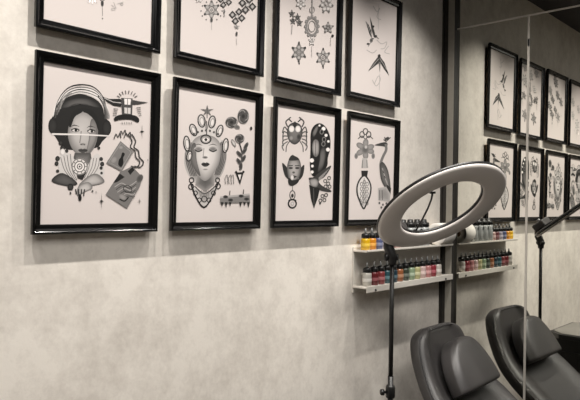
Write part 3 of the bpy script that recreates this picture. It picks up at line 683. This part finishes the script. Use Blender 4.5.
# ------------------------------------------------------------------ reclining treatment chair
YC = -.40
CH0 = Vector((.95, YC, 0))
ch = thing('treatment_chair', 'dark grey leather reclining treatment chair with headrest pillow, in front of the mirror', 'chair', CH0, math.radians(1.9))
def interp(tab, t, smooth=False):
    if t <= tab[0][0]: return tab[0][1]
    for (a, x), (b, y) in zip(tab, tab[1:]):
        if t <= b:
            q = (t-a)/(b-a); q = q*q*(3-2*q) if smooth else q; return x+(y-x)*q
    return tab[-1][1]
# side profile of the backrest front: steep at the head, flattening toward the seat
RECL = [(0, 1.35), (.09, 1.24), (.18, 1.08), (.27, .88), (.36, .69), (.9, .66)]
BXT, BZT = .240-.95, Z(-.601)
PROF = [(BXT, BZT, 1.33)]
for k in range(200):
    a_ = interp(RECL, k*.005); x_, z_, _ = PROF[-1]; PROF.append((x_+.005*math.cos(a_), z_-.005*math.sin(a_), a_))
def CP(t, y, n):
    i = min(max(t/.005, 0), 198.99); k = int(i); q = i-k
    x0, z0, a0 = PROF[k]; x1, z1, a1 = PROF[k+1]
    x, z, a = x0+(x1-x0)*q, z0+(z1-z0)*q, a0+(a1-a0)*q
    return Vector((x+math.sin(a)*n, y, z+math.cos(a)*n))
def halfw(t): return interp([(0, .165), (.025, .200), (.06, .228), (.11, .248), (.2, .274), (.3, .312), (.4, .338), (.9, .343)], t)
THK = .092
def section(t, shr, thk, front):
    """closed loop across the backrest; raised rounded rims at both sides, dished middle"""
    h = halfw(t)-shr; pts = []; N_ = 30
    for i in range(N_+1):                                # front, near to far
        s = math.sin((-1+2*i/N_)*PI/2); y = s*h
        d = min(1, max(0, (.80-abs(s))/.28)); d = d*d*(3-2*d)
        rnd = .030*max(0, (abs(s)-.86)/.14)**2.2
        pts.append(CP(t, y, front-(.022*d+rnd)*min(1, thk/THK)))
    for i in range(13):                                  # back
        s = math.sin((1-2*i/12)*PI/2); y = s*h*.99
        pts.append(CP(t, y, front-thk+.022*max(0, (abs(s)-.85)/.15)**2))
    return pts
secs = []; R_END = .05
for k in range(9):
    q = k/8*PI/2; f = math.sin(q)                        # rounded top end
    secs.append(section(R_END*(1-math.cos(q)), .055*(1-f)**1.1, THK*(.25+.75*f), -.036*(1-f)))
t_ = R_END
while t_ < .66: t_ += .02; secs.append(section(t_, 0, THK, 0))
for k in range(1, 6):
    q = k/5*PI/2; f = math.cos(q); secs.append(section(t_+.03*math.sin(q), .03*(1-f), THK*(.35+.65*f), -.02*(1-f)))
br = link('backrest', loft(secs), MT['leather'], ch, True)
md = br.modifiers.new('sub', 'SUBSURF'); md.levels = 1; md.render_levels = 1
pp = []
for k in range(28): t = .66-k*.62/27; pp.append(CP(t, -halfw(t)*.985, -.020))
for k in range(1, 10):
    s = -1+2*k/10; pp.append(CP(.010+.03*abs(s)**4, s*(halfw(.04)*.985), -.014))
for k in range(28): t = .04+k*.62/27; pp.append(CP(t, halfw(t)*.985, -.020))
link('piping', tube(pp, .0036, None, 8), MT['leather2'], br, True)
# headrest pillow: D shape, straight edge toward the seat
PA, PB, PWD = Vector((.350-.95, 0, Z(-.636))), Vector((.482-.95, 0, Z(-.858))), .212
PU = (PB-PA); PLEN = PU.length; PU.normalize(); PN = Vector((-PU.z, 0, PU.x))
if PN.x < 0: PN = -PN
def prow(q):
    h = PWD*max(1e-3, 1-(1-min(q/.95, 1))**2.0)**.5
    return h
ps = []
for k in range(23):
    q = math.sin(k/22*PI/2)**1.5 if k < 22 else 1
    q = k/22; q = q*.55+(q*q*(3-2*q))*.45
    h = prow(q); end = min(1, q/.10)**.5; tail = math.sqrt(max(0, 1-max(0, (q-.93)/.07)**2))
    o = PA+PU*(PLEN*q); pts = []
    thick = .095-.005*q
    for i in range(21):
        s = math.sin((-1+2*i/20)*PI/2); crown = .012*(1-s*s)
        edge = .034*max(0, (abs(s)-.74)/.26)**2
        n = (crown-edge)-.040*(1-end)-.022*(1-tail)
        pts.append(o+Vector((0, s*h, 0))+PN*n)
    for i in range(15):
        s = math.sin((1-2*(i+.5)/15)*PI/2)
        pts.append(o+Vector((0, s*h*.98, 0))-PN*thick)
    ps.append(pts)
pw = link('headrest_pillow', loft(ps), MT['leather'], ch, True)
md = pw.modifiers.new('sub', 'SUBSURF'); md.levels = 1; md.render_levels = 1
# seat, leg rest, arms and base
def pad(name, x0, x1, y0, y1, z0, z1, m, bev=.03):
    return link(name, box(x0-CH0.x, x1-CH0.x, y0, y1, z0, z1), m, ch, True, bevel=bev)
st = pad('seat_cushion', .66, 1.24, -.30, .30, .31, .43, MT['leather'])
pad('leg_rest', 1.25, 1.80, -.27, .27, .31, .42, MT['leather'])
for s in (-1, 1):
    yy = s*.305
    ar = pad('armrest', .78, 1.14, yy-.038, yy+.038, .56, .61, MT['leather'], .018)
    link('armrest_post', tube([(1.0-CH0.x, yy, .565), (1.0-CH0.x, yy, .33), (1.0-CH0.x, s*.25, .30)], .014, None, 12), MT['steel'], ar, True)
pad('seat_frame', .70, 1.70, -.22, .22, .265, .312, MT['black'], .006)
link('base_column', lathe([(0, .045), (.15, .045), (.14, .06), (.075, .075), (.07, .18), (.09, .20), (.09, .27), (0, .27)], (0, 0, 0), (0, 0, 1), None, 32), MT['steel'], ch, True)
link('base_plate', lathe([(0, 0), (.29, 0), (.30, .008), (.30, .03), (.28, .046), (0, .05)], (0, 0, 0), (0, 0, 1), None, 48), MT['black'], ch, True)
link('back_hinge', tube([CP(.60, 0, -.085), (.74-CH0.x, 0, .288)], .02, None, 12), MT['steel'], ch, True)

# ------------------------------------------------------------------ rolling work cart (seen in the mirror)
WZ = Z(-.853)
cart = thing('work_cart', 'black work cart with a grey top, reflected beside the chair in the mirror', 'cart', (.556, -1.355, 0))
def chamf(x0, x1, y0, y1, c): return [(x0+c, y0), (x1-c, y0), (x1, y0+c), (x1, y1-c), (x1-c, y1), (x0+c, y1), (x0, y1-c), (x0, y0+c)]
o_ = chamf(-.345, .345, -.31, .31, .09)
link('cart_top', loft([[(x, y, WZ-.03) for x, y in o_], [(x, y, WZ) for x, y in o_]]), MT['black'], cart, bevel=.004)
i_ = chamf(-.325, .325, -.29, .29, .083)
link('top_mat', loft([[(x, y, WZ+.0003) for x, y in i_], [(x, y, WZ+.004) for x, y in i_]]), MT['grey'], cart)
link('cabinet', box(-.30, .30, -.25, .25, .09, WZ-.0305), MT['black'], cart, bevel=.006)
for k in range(3):
    dw = link('drawer', box(-.285, .285, .2505, .262, .11+k*.16, .255+k*.16), MT['black'], cart, bevel=.003)
    link('handle', tube([(-.06, .262, .21+k*.16), (-.06, .28, .21+k*.16), (.06, .28, .21+k*.16), (.06, .262, .21+k*.16)], .005, None, 8), MT['steel'], dw, True)
for sx in (-1, 1):
    for s2 in (-1, 1):
        cs_ = link('caster', lathe([(0, -.012), (.030, -.012), (.033, -.006), (.033, .006), (.030, .012), (0, .012)], (sx*.26, s2*.21, .033), (0, 1, 0), None, 20), MT['black'], cart, True)
        link('caster_fork', box(sx*.26-.012, sx*.26+.012, s2*.21-.02, s2*.21+.02, .055, .0895), MT['steel'], cs_, bevel=.002)

# ------------------------------------------------------------------ lighting
def spot(name, loc, target, e, size, blend, rad, col):
    l = bpy.data.lights.new(name, 'SPOT'); l.energy = e; l.spot_size = math.radians(size); l.spot_blend = blend; l.shadow_soft_size = rad; l.color = col
    o = bpy.data.objects.new(name, l); C.objects.link(o); o.location = loc
    o.rotation_euler = (Vector(target)-Vector(loc)).to_track_quat('-Z', 'Y').to_euler(); return o
WARM = (1.0, .955, .89)
for y in (-.5, -1.1, -1.7, -2.3, -2.9, -3.5):
    spot('track_spot', (.60, y, Z(1.42)), (.10, y, Z(-1.30)), 60, 98, 1.0, .022, WARM)
for y, ty, e in ((-1.05, -.45, 150), (-1.9, -1.7, 60), (-2.7, -2.6, 36)):  # unseen soft spots added to brighten the lower wall
    spot('wall_fill_spot', (1.45, y, Z(1.42)), (0, ty, Z(-1.05)), e, 62, 1.0, .34, WARM)
def area(name, loc, target, e, sx, sy_, col):
    l = bpy.data.lights.new(name, 'AREA'); l.shape = 'RECTANGLE'; l.size = sx; l.size_y = sy_; l.energy = e; l.color = col
    o = bpy.data.objects.new(name, l); C.objects.link(o); o.location = loc
    o.rotation_euler = (Vector(target)-Vector(loc)).to_track_quat('-Z', 'Y').to_euler(); return o
area('room_fill_area', (2.5, -2.4, Z(1.45)), (2.5, -2.4, 0), 26, 1.2, 2.4, (1, .97, .93))  # unseen area lamps under the ceiling, added as general room fill
area('room_fill_area', (2.6, -5.0, Z(1.45)), (2.6, -5.0, 0), 20, 1.2, 1.2, (1, .97, .93))
w = bpy.data.worlds.new('world'); scene.world = w; w.use_nodes = True
w.node_tree.nodes['Background'].inputs[0].default_value = (.02, .02, .02, 1)
scene.view_settings.view_transform = 'Standard'
scene.view_settings.exposure = .14
try: scene.view_settings.look = 'None'
except Exception: pass
scene.cycles.caustics_reflective = False
scene.cycles.caustics_refractive = False
scene.cycles.max_bounces = 10
